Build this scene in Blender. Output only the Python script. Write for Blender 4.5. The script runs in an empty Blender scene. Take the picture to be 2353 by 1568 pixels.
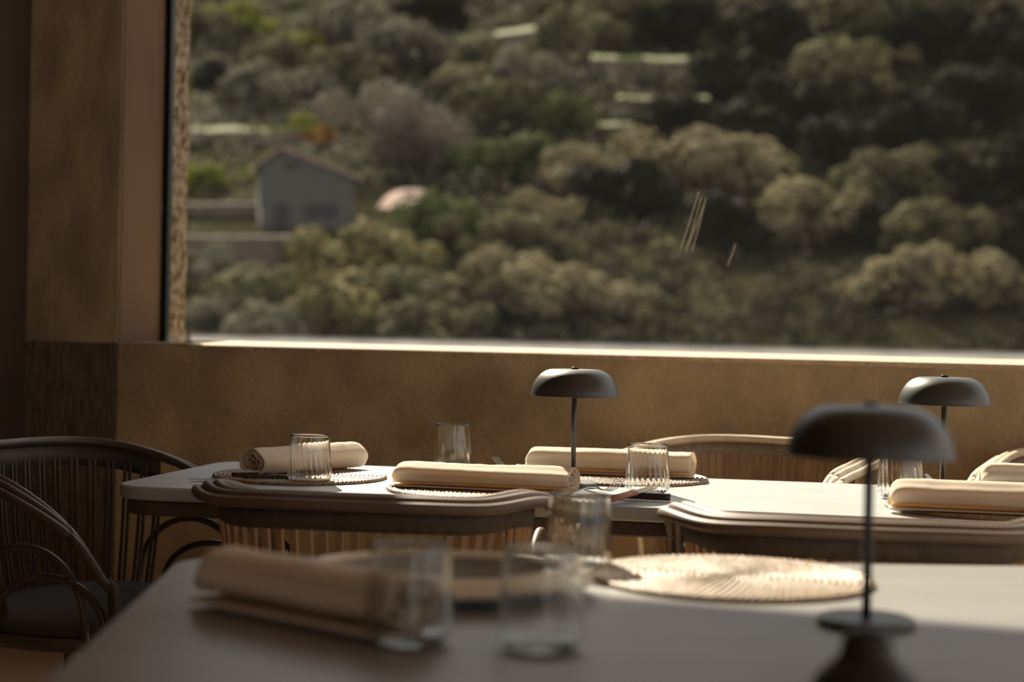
import bpy, bmesh, math, random
from mathutils import Vector, Matrix, noise
random.seed(7)
PI = math.pi
SC = bpy.context.scene
C = SC.collection

# ---------------------------------------------------------------- camera
F_PX, CX, CY, CAM_Z, Y_HOR, ROLL = 3600.0, 1176.5, 784.0, 1.08, 765.0, 0.020
_p = (CY - Y_HOR) / F_PX
FW = Vector((0, math.cos(_p), -math.sin(_p))); _up = Vector((0, math.sin(_p), math.cos(_p)))
_rt = Vector((1, 0, 0))
RI = math.cos(ROLL) * _rt + math.sin(ROLL) * _up
UP = -math.sin(ROLL) * _rt + math.cos(ROLL) * _up
EYE = Vector((0, 0, CAM_Z))
cam = bpy.data.cameras.new('camera'); co = bpy.data.objects.new('camera', cam); C.objects.link(co)
m = Matrix((RI, UP, -FW)).transposed().to_4x4(); m.translation = EYE
co.matrix_world = m
cam.sensor_width = 36.0; cam.lens = F_PX / 2353 * 36.0
cam.clip_start = 0.05; cam.clip_end = 2000
cam.dof.use_dof = True; cam.dof.focus_distance = 3.36; cam.dof.aperture_fstop = 2.3
SC.camera = co
# ---------------------------------------------------------------- light, exposure
SUN_AZ, SUN_EL = math.radians(18.5), math.radians(37)
w = bpy.data.worlds.new('world'); SC.world = w; w.use_nodes = True
bg = w.node_tree.nodes['Background']; bg.inputs[0].default_value = (0.94, 0.92, 0.93, 1); bg.inputs[1].default_value = 0.8
sl = bpy.data.lights.new('sun', 'SUN'); sl.energy = 9.5; sl.angle = math.radians(0.6); sl.color = (1.0, 0.86, 0.68)
so = bpy.data.objects.new('sun', sl); C.objects.link(so)
sd = Vector((math.sin(SUN_AZ) * math.cos(SUN_EL), -math.cos(SUN_AZ) * math.cos(SUN_EL), -math.sin(SUN_EL)))
so.rotation_euler = sd.to_track_quat('-Z', 'Y').to_euler(); so.location = (-2, 9, 8)
SC.view_settings.view_transform = 'Standard'; SC.view_settings.look = 'None'
SC.view_settings.gamma = 1; SC.view_settings.use_curve_mapping = False
SC.view_settings.exposure = 0.5
cy = SC.cycles
cy.max_bounces = 14; cy.diffuse_bounces = 6; cy.glossy_bounces = 5; cy.transmission_bounces = 12; cy.transparent_max_bounces = 16
cy.use_denoising = True; cy.sample_clamp_indirect = 6.0; cy.caustics_refractive = True; cy.caustics_reflective = False

# ---------------------------------------------------------------- geometry from the view
def ray(x, y): return FW + RI * ((x - CX) / F_PX) - UP * ((y - CY) / F_PX)
def Pz(x, y, z):
    r = ray(x, y); return EYE + r * ((z - CAM_Z) / r.z)
def Py(x, y, Y):
    r = ray(x, y); return EYE + r * (Y / r.y)
TH = math.radians(11)                       # the long table's turn
TW = math.radians(20)                       # the window wall's turn
EW = Vector((math.cos(TW), -math.sin(TW), 0)); NW = Vector((math.sin(TW), math.cos(TW), 0))
W0 = Vector((0.30, 4.66, 0))
def W(s, t, z): return W0 + EW * s + NW * t + Vector((0, 0, z))
def s_on_wall(px, t=0.0):                   # where the sight line of a column meets the wall plane
    r = ray(px, 780); r = Vector((r.x, r.y, 0)); o = W0 + NW * t
    k = (o.dot(NW)) / r.dot(NW); return (r * k - o).dot(EW)

# ---------------------------------------------------------------- materials
def mat(name, col, rough=0.6, metal=0.0, noise_scale=None, amount=0.25, bump=0.0, bump_scale=None, stretch=(1, 1, 1), col2=None, trans=0.0, spec=0.5, detail=5, tcol=None):
    m = bpy.data.materials.new(name); m.use_nodes = True
    nt = m.node_tree; N = nt.nodes; L = nt.links
    b = N['Principled BSDF']; out = N['Material Output']
    b.inputs['Roughness'].default_value = rough; b.inputs['Metallic'].default_value = metal
    b.inputs['Specular IOR Level'].default_value = spec
    b.inputs['Base Color'].default_value = (*col, 1)
    tc = N.new('ShaderNodeTexCoord'); mp = N.new('ShaderNodeMapping'); mp.inputs['Scale'].default_value = stretch
    L.new(tc.outputs['Object'], mp.inputs[0])
    if noise_scale:
        n = N.new('ShaderNodeTexNoise'); n.inputs['Scale'].default_value = noise_scale; n.inputs['Detail'].default_value = detail
        L.new(mp.outputs[0], n.inputs[0])
        r = N.new('ShaderNodeValToRGB')
        c2 = col2 or tuple(c * (1 - amount) for c in col)
        r.color_ramp.elements[0].position = 0.35; r.color_ramp.elements[0].color = (*c2, 1)
        r.color_ramp.elements[1].position = 0.65; r.color_ramp.elements[1].color = (*col, 1)
        L.new(n.outputs[0], r.inputs[0]); L.new(r.outputs[0], b.inputs['Base Color'])
    if bump:
        n2 = N.new('ShaderNodeTexNoise'); n2.inputs['Scale'].default_value = bump_scale or 60; n2.inputs['Detail'].default_value = 6
        L.new(mp.outputs[0], n2.inputs[0])
        bu = N.new('ShaderNodeBump'); bu.inputs['Strength'].default_value = bump; bu.inputs['Distance'].default_value = 0.01
        L.new(n2.outputs[0], bu.inputs['Height']); L.new(bu.outputs[0], b.inputs['Normal'])
    if trans:
        t = N.new('ShaderNodeBsdfTranslucent'); mx = N.new('ShaderNodeMixShader'); mx.inputs[0].default_value = trans
        src = b.inputs['Base Color'].links
        if tcol: t.inputs[0].default_value = (*tcol, 1)
        elif src: L.new(src[0].from_socket, t.inputs[0])
        else: t.inputs[0].default_value = (*col, 1)
        L.new(b.outputs[0], mx.inputs[1]); L.new(t.outputs[0], mx.inputs[2]); L.new(mx.outputs[0], out.inputs[0])
    return m
M = {}
M['concrete'] = mat('warm_concrete', (0.58, 0.44, 0.265), 0.85, noise_scale=3.2, amount=0.45, bump=0.5, bump_scale=70, detail=12)
M['concrete_b'] = mat('grey_concrete', (0.47, 0.37, 0.235), 0.85, noise_scale=9, amount=0.40, bump=0.3, bump_scale=60, stretch=(1, 1, 0.4), detail=10)
M['hammered'] = mat('hammered_concrete', (0.20, 0.155, 0.11), 0.95, noise_scale=110, amount=0.6, bump=0.9, bump_scale=110, stretch=(1, 1, 0.13))
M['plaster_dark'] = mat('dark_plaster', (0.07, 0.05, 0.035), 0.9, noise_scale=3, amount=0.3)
M['reveal'] = mat('reveal_plaster', (0.17, 0.095, 0.045), 0.8, noise_scale=2, amount=0.35, stretch=(1, 1, 0.6))
M['stone'] = mat('chiselled_stone', (0.42, 0.32, 0.19), 0.95, noise_scale=34, amount=0.5, col2=(0.14, 0.075, 0.035), bump=1.0, bump_scale=35)
M['sill'] = mat('pale_stone', (0.60, 0.47, 0.34), 0.9, noise_scale=30, amount=0.2, bump=0.4, bump_scale=80)
M['frame'] = mat('dark_metal_frame', (0.02, 0.025, 0.022), 0.4, 0.6)
M['floor'] = mat('stone_floor', (0.62, 0.49, 0.36), 0.6, noise_scale=2, amount=0.2)
M['plaster'] = mat('ochre_plaster', (0.60, 0.45, 0.30), 0.9)
M['ceil'] = mat('ceiling_plaster', (0.55, 0.42, 0.30), 0.9)
M['top'] = mat('pale_marble', (0.43, 0.45, 0.45), 0.38, noise_scale=5, amount=0.10, stretch=(1, 3, 1), detail=9)
M['top_shaded'] = mat('shaded_marble', (0.27, 0.265, 0.25), 0.35, noise_scale=5, amount=0.12, stretch=(1, 3, 1), detail=9)  # pale marble darkened: shade and haze on the near table put into colour
M['edge'] = mat('dark_wood_edge', (0.10, 0.065, 0.045), 0.5, noise_scale=12, amount=0.3, stretch=(0.1, 1, 1))
M['lamp'] = mat('graphite_metal', (0.095, 0.095, 0.09), 0.40, 0.7)
M['lampdark'] = mat('black_cap', (0.02, 0.02, 0.02), 0.4, 0.3)
M['led'] = mat('lamp_diffuser', (0.8, 0.78, 0.72), 0.5)
M['rattan'] = mat('peeled_rattan', (0.82, 0.68, 0.50), 0.42, noise_scale=14, amount=0.18, stretch=(1, 1, 1))
M['rattan_d'] = mat('rattan_slat', (0.40, 0.255, 0.14), 0.5, noise_scale=40, amount=0.35, stretch=(1, 1, 0.05))
M['band'] = mat('woven_band', (0.34, 0.28, 0.21), 0.7, noise_scale=60, amount=0.3, bump=0.3, bump_scale=150)
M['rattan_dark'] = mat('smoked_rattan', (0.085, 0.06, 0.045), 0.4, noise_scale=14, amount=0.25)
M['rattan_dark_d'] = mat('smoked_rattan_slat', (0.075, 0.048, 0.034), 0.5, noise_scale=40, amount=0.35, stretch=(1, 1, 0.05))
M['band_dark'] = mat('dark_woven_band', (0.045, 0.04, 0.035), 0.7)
M['rattan_shaded'] = mat('shaded_rattan', (0.16, 0.105, 0.07), 0.5, noise_scale=14, amount=0.2)  # rattan darkened, the near chairs' shade put into its colour
M['band_shaded'] = mat('shaded_woven_band', (0.11, 0.08, 0.058), 0.7, noise_scale=60, amount=0.3)  # woven band with the same shade put into its colour
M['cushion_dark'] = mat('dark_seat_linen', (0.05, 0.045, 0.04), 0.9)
M['cushion'] = mat('seat_linen', (0.50, 0.46, 0.40), 0.9, noise_scale=200, amount=0.15)
M['napkin'] = mat('cream_linen', (0.90, 0.83, 0.71), 0.95, noise_scale=300, amount=0.06, bump=0.15, bump_scale=500, trans=0.27, spec=0.1, tcol=(0.95, 0.72, 0.42))
M['matw'] = mat('woven_seagrass', (0.36, 0.235, 0.12), 0.42, noise_scale=90, amount=0.45, bump=0.3, bump_scale=250)
M['steel'] = mat('polished_steel', (0.72, 0.72, 0.74), 0.14, 1.0)
M['dark_handle'] = mat('dark_handle', (0.045, 0.025, 0.018), 0.4)
M['leather'] = mat('tan_leather', (0.50, 0.22, 0.12), 0.6, noise_scale=80, amount=0.15)
M['cream'] = mat('pale_wood', (0.72, 0.60, 0.42), 0.5)
M['ceramic'] = mat('dark_ceramic', (0.02, 0.02, 0.022), 0.5)
def glass_mat():
    m = bpy.data.materials.new('clear_glass'); m.use_nodes = True; N = m.node_tree.nodes; L = m.node_tree.links
    N.clear(); g = N.new('ShaderNodeBsdfGlass'); g.inputs['IOR'].default_value = 1.45; g.inputs['Roughness'].default_value = 0.0
    g.inputs['Color'].default_value = (0.98, 0.985, 0.98, 1)
    o = N.new('ShaderNodeOutputMaterial'); L.new(g.outputs[0], o.inputs[0]); return m
M['glass'] = glass_mat()
def pane_mat():                              # window glass with a film of dust and smears that settled along its foot
    m = bpy.data.materials.new('dusty_window_glass'); m.use_nodes = True; N = m.node_tree.nodes; L = m.node_tree.links
    N.clear(); o = N.new('ShaderNodeOutputMaterial')
    tr = N.new('ShaderNodeBsdfTransparent'); tr.inputs[0].default_value = (0.96, 0.97, 0.96, 1)
    gl = N.new('ShaderNodeBsdfGlossy'); gl.inputs['Roughness'].default_value = 0.02
    lw = N.new('ShaderNodeLayerWeight'); pw = N.new('ShaderNodeMath'); pw.operation = 'POWER'; pw.inputs[1].default_value = 5.0
    fr = N.new('ShaderNodeMath'); fr.operation = 'MULTIPLY_ADD'; fr.inputs[1].default_value = 0.9; fr.inputs[2].default_value = 0.008
    L.new(lw.outputs['Facing'], pw.inputs[0]); L.new(pw.outputs[0], fr.inputs[0])
    m1 = N.new('ShaderNodeMixShader'); L.new(fr.outputs[0], m1.inputs[0]); L.new(tr.outputs[0], m1.inputs[1]); L.new(gl.outputs[0], m1.inputs[2])
    ts = N.new('ShaderNodeBsdfTranslucent'); ts.inputs[0].default_value = (0.85, 0.88, 0.95, 1)
    tc = N.new('ShaderNodeTexCoord'); sp = N.new('ShaderNodeSeparateXYZ'); L.new(tc.outputs['Object'], sp.inputs[0])
    mp = N.new('ShaderNodeMapping'); mp.inputs['Scale'].default_value = (7, 7, 60); L.new(tc.outputs['Object'], mp.inputs[0])
    n = N.new('ShaderNodeTexNoise'); n.inputs['Scale'].default_value = 1.0; n.inputs['Detail'].default_value = 8; L.new(mp.outputs[0], n.inputs[0])
    mr = N.new('ShaderNodeMapRange'); mr.interpolation_type = 'SMOOTHERSTEP'
    mr.inputs['From Min'].default_value = 0.05; mr.inputs['From Max'].default_value = 0.0
    mr.inputs['To Min'].default_value = 0.0; mr.inputs['To Max'].default_value = 0.13
    L.new(sp.outputs['Z'], mr.inputs[0])
    mu = N.new('ShaderNodeMath'); mu.operation = 'MULTIPLY'; L.new(mr.outputs[0], mu.inputs[0])
    ad = N.new('ShaderNodeMath'); ad.operation = 'ADD'; ad.inputs[1].default_value = 0.35; L.new(n.outputs[0], ad.inputs[0]); L.new(ad.outputs[0], mu.inputs[1])
    ad2 = N.new('ShaderNodeMath'); ad2.operation = 'ADD'; ad2.inputs[1].default_value = 0.002; L.new(mu.outputs[0], ad2.inputs[0])
    m2 = N.new('ShaderNodeMixShader'); L.new(ad2.outputs[0], m2.inputs[0]); L.new(m1.outputs[0], m2.inputs[1]); L.new(ts.outputs[0], m2.inputs[2])
    L.new(m2.outputs[0], o.inputs[0]); return m
M['pane'] = pane_mat()
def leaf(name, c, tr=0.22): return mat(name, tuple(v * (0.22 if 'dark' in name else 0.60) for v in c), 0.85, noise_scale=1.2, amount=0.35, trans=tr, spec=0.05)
LEAF = {
 'olive': leaf('olive_leaf', (0.25, 0.235, 0.115)),
 'silver': leaf('silver_leaf', (0.31, 0.295, 0.195)),
 'gold': leaf('golden_leaf', (0.40, 0.34, 0.14)),
 'tan': leaf('tan_leaf', (0.44, 0.365, 0.20)),
 'green': leaf('green_leaf', (0.17, 0.20, 0.065)),
 'lime': leaf('lime_leaf', (0.42, 0.45, 0.08)),
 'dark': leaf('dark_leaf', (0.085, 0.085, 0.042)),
 'twig': leaf('bare_twig', (0.36, 0.30, 0.225), 0.1),
 'orange': leaf('orange_blossom_leaf', (0.55, 0.26, 0.04)),
}
M['bark'] = mat('bark', (0.16, 0.12, 0.085), 0.9)
M['soil'] = mat('hill_ground', (0.035, 0.03, 0.017), 0.95, noise_scale=0.12, amount=0.4, col2=(0.02, 0.021, 0.01), spec=0.0)
M['drystone'] = mat('dry_stone', (0.14, 0.105, 0.075), 0.95, noise_scale=1.6, amount=0.45, bump=0.5, bump_scale=3)
M['grass'] = mat('terrace_grass', (0.135, 0.15, 0.025), 0.9, noise_scale=1.2, amount=0.4)
M['hut'] = mat('hut_stone', (0.085, 0.08, 0.07), 0.95, noise_scale=1.5, amount=0.25)
M['tile'] = mat('hut_roof_tile', (0.32, 0.23, 0.15), 0.9, noise_scale=2, amount=0.3)
M['earth'] = mat('pink_earth', (0.75, 0.52, 0.40), 0.95, noise_scale=0.8, amount=0.25)
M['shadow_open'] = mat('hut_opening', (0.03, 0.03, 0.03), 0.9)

# ---------------------------------------------------------------- object helpers
def obj(name, bm, m, parent=None, smooth=False, loc=None):
    me = bpy.data.meshes.new(name); bm.to_mesh(me); bm.free()
    if isinstance(m, (list, tuple)):
        for k in m: me.materials.append(k)
    else: me.materials.append(m)
    if smooth:
        for p in me.polygons: p.use_smooth = True
    o = bpy.data.objects.new(name, me); C.objects.link(o)
    if parent: o.parent = parent
    if loc is not None: o.location = loc
    return o
def tag(o, label, cat, group=None, kind=None):
    o['label'] = label; o['category'] = cat
    if group: o['group'] = group
    if kind: o['kind'] = kind
    return o
def thing(name, label, cat, loc=(0, 0, 0), rz=0, group=None):
    o = bpy.data.objects.new(name, None); C.objects.link(o); o.location = loc; o.rotation_euler = (0, 0, rz)
    o.empty_display_size = 0.05
    return tag(o, label, cat, group)
def struct(o, label=None, cat=None):
    o['kind'] = 'structure'
    if label: o['label'] = label
    if cat: o['category'] = cat
    return o
def dup(root, loc, rz, label, group=None):
    r = root.copy(); C.objects.link(r); r.location = loc; r.rotation_euler = (0, 0, rz); r['label'] = label
    if group: r['group'] = group
    elif 'group' in r: del r['group']
    for ch in list(root.children):
        c = ch.copy(); C.objects.link(c); c.parent = r
        for g in list(ch.children):
            d = g.copy(); C.objects.link(d); d.parent = c
    return r
def hexa(bm, pts):                            # 8 points: bottom four, top four
    v = [bm.verts.new(p) for p in pts]
    for f in ((0, 3, 2, 1), (4, 5, 6, 7), (0, 1, 5, 4), (1, 2, 6, 5), (2, 3, 7, 6), (3, 0, 4, 7)): bm.faces.new([v[i] for i in f])
def box(bm, a, b):
    (x0, y0, z0), (x1, y1, z1) = a, b
    hexa(bm, [(x0, y0, z0), (x1, y0, z0), (x1, y1, z0), (x0, y1, z0), (x0, y0, z1), (x1, y0, z1), (x1, y1, z1), (x0, y1, z1)])
def wbox(bm, s0, s1, t0, t1, z0, z1):         # a box laid along the window wall
    hexa(bm, [W(s0, t0, z0), W(s1, t0, z0), W(s1, t1, z0), W(s0, t1, z0), W(s0, t0, z1), W(s1, t0, z1), W(s1, t1, z1), W(s0, t1, z1)])
def spline(pts, n=8, closed=False):
    P = [Vector(p) for p in pts]; out = []; L = len(P)
    rng = range(L) if closed else range(L - 1)
    for i in rng:
        p0 = P[(i - 1) % L] if (closed or i > 0) else P[0] * 2 - P[1]
        p1 = P[i]; p2 = P[(i + 1) % L]
        p3 = P[(i + 2) % L] if (closed or i + 2 < L) else P[-1] * 2 - P[-2]
        for k in range(n):
            t = k / n
            out.append(0.5 * ((2 * p1) + (p2 - p0) * t + (2 * p0 - 5 * p1 + 4 * p2 - p3) * t * t + (3 * p1 - p0 - 3 * p2 + p3) * t ** 3))
    if not closed: out.append(P[-1])
    return out
def tube(bm, pts, r, seg=10, closed=False, flat=1.0):
    rings = []; L = len(pts); u = None
    for i, p in enumerate(pts):
        a = pts[i - 1] if (i > 0 or closed) else p; b = pts[(i + 1) % L] if (i < L - 1 or closed) else p
        t = (b - a).normalized()
        if u is None:
            u = t.orthogonal().normalized()
        u = (u - t * u.dot(t)).normalized(); v = t.cross(u)
        rr = r(i / (L - 1)) if callable(r) else r
        rings.append([bm.verts.new(p + (u * math.cos(2 * PI * k / seg) + v * math.sin(2 * PI * k / seg) * flat) * rr) for k in range(seg)])
    for i in range(L if closed else L - 1):
        A = rings[i]; B = rings[(i + 1) % L]
        for k in range(seg): bm.faces.new((A[k], A[(k + 1) % seg], B[(k + 1) % seg], B[k]))
    if not closed:
        bm.faces.new(rings[0][::-1]); bm.faces.new(rings[-1])
def lathe(bm, prof, seg=48, closed=False):    # prof: (r, z) pairs; r = 0 closes on the axis
    rings = []
    for r, z in prof:
        if r < 1e-6: rings.append([bm.verts.new((0, 0, z))])
        else: rings.append([bm.verts.new((r * math.cos(2 * PI * k / seg), r * math.sin(2 * PI * k / seg), z)) for k in range(seg)])
    n = len(rings)
    for i in range(n if closed else n - 1):
        A = rings[i]; B = rings[(i + 1) % n]
        for k in range(seg):
            k2 = (k + 1) % seg
            if len(A) == 1 and len(B) == 1: continue
            if len(A) == 1: bm.faces.new((A[0], B[k2], B[k]))
            elif len(B) == 1: bm.faces.new((A[k], A[k2], B[0]))
            else: bm.faces.new((A[k], A[k2], B[k2], B[k]))

# ================================================================ THE ROOM
SJ = s_on_wall(272)                          # inner edge of the window opening
SL = s_on_wall(60)                           # corner with the left wall
S1 = 5.2
SILL, HEAD, CEIL = 1.019, 3.62, 3.9
REV = 0.245                                   # depth of the inner reveal
def grid_wall(s0, s1, z0, z1, t=0.0, thick=0.2):
    bm = bmesh.new(); wbox(bm, s0, s1, t, t + thick, z0, z1); return bm
struct(obj('wall_back', grid_wall(SJ, S1, 0, SILL - 0.004, 0, 0.40), M['concrete']), 'warm brown concrete wall below the window', 'wall')
bm = bmesh.new(); wbox(bm, SJ, S1, 0, 0.40, HEAD, CEIL)
struct(obj('wall_back', bm, M['concrete']), 'concrete above the window', 'wall')
struct(obj('wall_back', grid_wall(SL - 0.2, SJ - 0.004, SILL, CEIL, 0, REV), M['concrete_b']), 'smooth concrete pier left of the window', 'wall')
struct(obj('wall_back', grid_wall(SL - 0.2, SJ - 0.004, 0, SILL - 0.003, -0.004, REV), M['hammered']), 'rough hammered concrete dado left of the window', 'wall')
bm = bmesh.new(); wbox(bm, SJ - 0.003, SJ + 0.001, 0.005, REV, SILL - 0.01, HEAD)
struct(obj('trim_1', bm, M['reveal']), 'orange brown inner reveal of the window', 'reveal')
bm = bmesh.new(); wbox(bm, SL - 0.25, SL, -7.5, -0.001, 0, CEIL)
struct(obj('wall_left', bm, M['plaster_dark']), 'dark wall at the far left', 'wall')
bm = bmesh.new(); wbox(bm, SL - 0.25, 3.0, -7.7, -7.5, 0, CEIL); wbox(bm, 3.0, S1 + 0.2, -7.7, -7.5, 0, 0.4); wbox(bm, 3.0, S1 + 0.2, -7.7, -7.5, 3.0, CEIL)  # right end left open, an unseen opening added for fill light
wbox(bm, SL, 1.0, -5.6, -5.45, 0, CEIL)  # unseen partition added to keep fill light off the left side
struct(obj('wall_front', bm, M['plaster']), 'wall behind the viewer with an added fill light opening and shading partition', 'wall')
bm = bmesh.new(); wbox(bm, S1, S1 + 0.2, -7.5, -0.5, 0, 0.6); wbox(bm, S1, S1 + 0.2, -7.5, -0.5, 2.7, CEIL); wbox(bm, S1, S1 + 0.2, -0.5, 0.4, 0, CEIL); wbox(bm, S1, S1 + 0.2, -7.5, -5.6, 0.6, 2.7)  # the gap is an unseen opening added to bring fill light in
struct(obj('wall_right', bm, M['plaster']), 'wall at the right with an unseen opening added for fill light', 'wall')
bm = bmesh.new(); wbox(bm, SL - 0.25, S1 + 0.2, -7.7, 0.42, -0.15, 0)
struct(obj('floor', bm, M['floor']), 'stone floor', 'floor')
bm = bmesh.new(); wbox(bm, SL - 0.25, S1 + 0.2, -7.7, 0.42, CEIL, CEIL + 0.15)
struct(obj('ceiling', bm, M['ceil']), 'plaster ceiling', 'ceiling')
# outer chiselled jamb of the opening
bm = bmesh.new(); t0, t1 = REV + 0.035, REV + 0.16; nz, nt_ = 150, 8
sO = s_on_wall(425, t1); ztop = CEIL
rows = []
for i in range(nz + 1):
    z = SILL - 0.02 + (ztop - SILL + 0.02) * i / nz; row = []
    for j in range(nt_ + 1):
        t = t0 + (t1 - t0) * j / nt_
        d = 0.016 * noise.noise((z * 9, t * 22, 3.1)) + 0.009 * noise.noise((z * 34, t * 50, 9.0))
        row.append(bm.verts.new(W(sO + d, t, z)))
    rows.append(row)
for i in range(nz):
    for j in range(nt_): bm.faces.new((rows[i][j], rows[i + 1][j], rows[i + 1][j + 1], rows[i][j + 1]))
bk = [[bm.verts.new(W(sO - 0.5, t, rows[i][0].co.z)) for t in (t0, t1)] for i in (0, nz)]
bm.faces.new([rows[i][0] for i in range(nz + 1)] + [bk[1][0], bk[0][0]])
bm.faces.new([rows[i][nt_] for i in range(nz, -1, -1)] + [bk[0][1], bk[1][1]])
struct(obj('trim_2', bm, M['stone']), 'rough chiselled stone edge outside the window', 'stone edge')
# sill slab: its top rises a little to the glass; the room edge is chipped
bm = bmesh.new(); n = 520; fr, bk_, lo = [], [], []
SW = s_on_wall(436)
for i in range(n + 1):
    s = SW + (S1 - SW) * i / n
    ch = 0.0045 * noise.noise((s * 26, 0, 1)) + 0.0035 * noise.noise((s * 90, 4, 1)) + (0.004 if noise.noise((s * 17, 8, 2)) > 0.35 else 0)
    fr.append(bm.verts.new(W(s, -0.012 + ch, SILL + 0.0015)))
    bk_.append(bm.verts.new(W(s, REV + 0.02, SILL + 0.013)))
    lo.append(bm.verts.new(W(s, -0.010 + ch, SILL - 0.0060 - abs(ch) * 1.3)))
lb = [bm.verts.new(W(SW, REV + 0.02, SILL - 0.004)), bm.verts.new(W(S1, REV + 0.02, SILL - 0.004))]
for i in range(n):
    bm.faces.new((fr[i], fr[i + 1], bk_[i + 1], bk_[i])); bm.faces.new((lo[i], lo[i + 1], fr[i + 1], fr[i]))
bm.faces.new((lo[0], fr[0], bk_[0], lb[0])); bm.faces.new(lo[::-1] + [lb[0], lb[1]])
struct(obj('trim_3', bm, M['sill']), 'pale sunlit stone sill with a chipped edge', 'sill')
bm = bmesh.new(); wbox(bm, SJ, SW, -0.002, REV + 0.02, SILL - 0.004, SILL + 0.004)
struct(obj('trim_4', bm, M['concrete_b']), 'shaded end of the sill', 'sill')
# window
win = bpy.data.objects.new('window_1', None); C.objects.link(win); win.location = W(0, REV + 0.02, SILL); win.rotation_euler = (0, 0, -TW)
struct(win, 'wide window looking out on a wooded hillside', 'window')
bm = bmesh.new(); box(bm, (SJ - 0.01, -0.004, 0.012), (S1, 0.004, HEAD - SILL)); pane = obj('pane', bm, M['pane'], win)
bm = bmesh.new(); box(bm, (SJ + 0.002, -0.012, 0.0), (SJ + 0.022, 0.012, HEAD - SILL)); obj('window_frame', bm, M['frame'], win)
bm = bmesh.new(); box(bm, (SJ + 0.056, -0.03, HEAD - SILL - 0.04), (S1, 0.03, HEAD - SILL)); obj('window_frame', bm, M['frame'], win)
# scratches on the glass
bm = bmesh.new()
for x0, y0, x1, y1 in ((1563, 575, 1606, 440), (1576, 578, 1612, 452), (1590, 578, 1622, 455), (1583, 560, 1618, 470), (1672, 610, 1690, 560)):
    pts = []
    for x, y in ((x0, y0), (x1, y1)):
        r = ray(x, y); k = (W(0, REV + 0.01, 0)).dot(NW) / r.dot(NW); P = EYE + r * k
        q = P - win.location; pts.append(Vector((q.dot(EW), q.dot(NW), q.z)))
    tube(bm, [pts[0], (pts[0] + pts[1]) / 2 + Vector((0.0015, 0, 0)), pts[1]], 0.0005, 4)
obj('scratch', bm, mat('glass_scratch', (0.8, 0.75, 0.62), 0.3, trans=0.5), win)

# ================================================================ TABLES
def rounded_slab(bm, x0, x1, y0, y1, z0, z1, r, mi=0, bev=0.004):
    def loop(z, ins):
        out = []
        for cx, cy, a0 in ((x1 - r, y1 - r, 0), (x0 + r, y1 - r, 90), (x0 + r, y0 + r, 180), (x1 - r, y0 + r, 270)):
            for k in range(13):
                a = math.radians(a0 + k * 7.5); out.append(bm.verts.new((cx + (r - ins) * math.cos(a), cy + (r - ins) * math.sin(a), z)))
        return out
    L = [loop(z0, bev), loop(z0 + bev, 0), loop(z1 - bev, 0), loop(z1, bev)]
    fs = []
    for A, B in zip(L[:-1], L[1:]):
        for k in range(len(A)): fs.append(bm.faces.new((A[k], A[(k + 1) % len(A)], B[(k + 1) % len(A)], B[k])))
    fs.append(bm.faces.new(L[0][::-1])); fs.append(bm.faces.new(L[-1]))
    for f in fs: f.material_index = mi
def long_table(loc, rz, x0, x1, y0, y1, label, legs, top='top'):
    t = thing('dining_table', label, 'table', loc, rz)
    bm = bmesh.new(); rounded_slab(bm, x0, x1, y0, y1, 0.722, 0.75, 0.09); obj('tabletop', bm, M[top], t)
    bm = bmesh.new(); rounded_slab(bm, x0 + 0.015, x1 - 0.015, y0 + 0.015, y1 - 0.015, 0.69, 0.7215, 0.08); obj('apron', bm, M['edge'], t)
    for lx in legs:
        bm = bmesh.new(); ym = (y0 + y1) / 2
        rounded_slab(bm, lx - 0.04, lx + 0.04, ym - 0.04, ym + 0.04, 0.02, 0.6895, 0.038); rounded_slab(bm, lx - 0.22, lx + 0.22, ym - 0.22, ym + 0.22, 0.0, 0.0195, 0.2)
        obj('leg', bm, M['lampdark'], t)
    return t
LB = Pz(1316, 1118, 0.75); LB.z = 0
table = long_table(LB, -TH, -0.915, 3.2, -0.36, 0.315, 'long pale stone topped dining table under the window', (-0.1, 0.95, 2.0, 2.9))
FT = Pz(1990, 1437, 0.75); FT.z = 0
ftable = long_table(FT, math.radians(3), -0.86, 1.6, -0.62, 0.49, 'blurred stone table nearest the viewer, shade put into its grey top', (-0.3, 0.9), 'top_shaded')

# ================================================================ THINGS ON THE TABLES
def make_lamp(label, loc, s=1.0):
    t = thing('table_lamp', label, 'lamp', loc)
    bm = bmesh.new()
    prof = [(0.0, 0.2535), (0.045, 0.2535), (0.058, 0.2515), (0.070, 0.2455), (0.080, 0.236), (0.0875, 0.224), (0.0925, 0.211), (0.0955, 0.197), (0.0962, 0.1955),
            (0.0945, 0.1955), (0.0905, 0.211), (0.0855, 0.223), (0.078, 0.2345), (0.068, 0.2435), (0.057, 0.249), (0.045, 0.251), (0.0, 0.251)]
    P = [Vector((r, 0, z)) for r, z in prof]
    outer = spline(P[:8], 4); lathe(bm, [(p.x, p.z) for p in outer] + prof[8:], 96); obj('lamp_shade', bm, M['lamp'], t, True)
    bm = bmesh.new(); lathe(bm, [(0, 0.2580), (0.007, 0.2580), (0.0078, 0.2570), (0.0078, 0.2536), (0, 0.2536)], 32); obj('cap', bm, M['lampdark'], t, True)
    bm = bmesh.new(); lathe(bm, [(0, 0.2508), (0.0055, 0.2508), (0.0055, 0.0105), (0, 0.0105)], 32); obj('pole', bm, M['lamp'], t, True)
    bm = bmesh.new(); lathe(bm, [(0, 0.2425), (0.03, 0.2425), (0.03, 0.2300), (0.0056, 0.2300)], 32); obj('diffuser', bm, M['led'], t, True)
    bm = bmesh.new(); lathe(bm, [(0, 0.010), (0.052, 0.010), (0.0555, 0.008), (0.0560, 0.0), (0, 0.0)], 64); obj('base', bm, M['lamp'], t, False)
    return t
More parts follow.
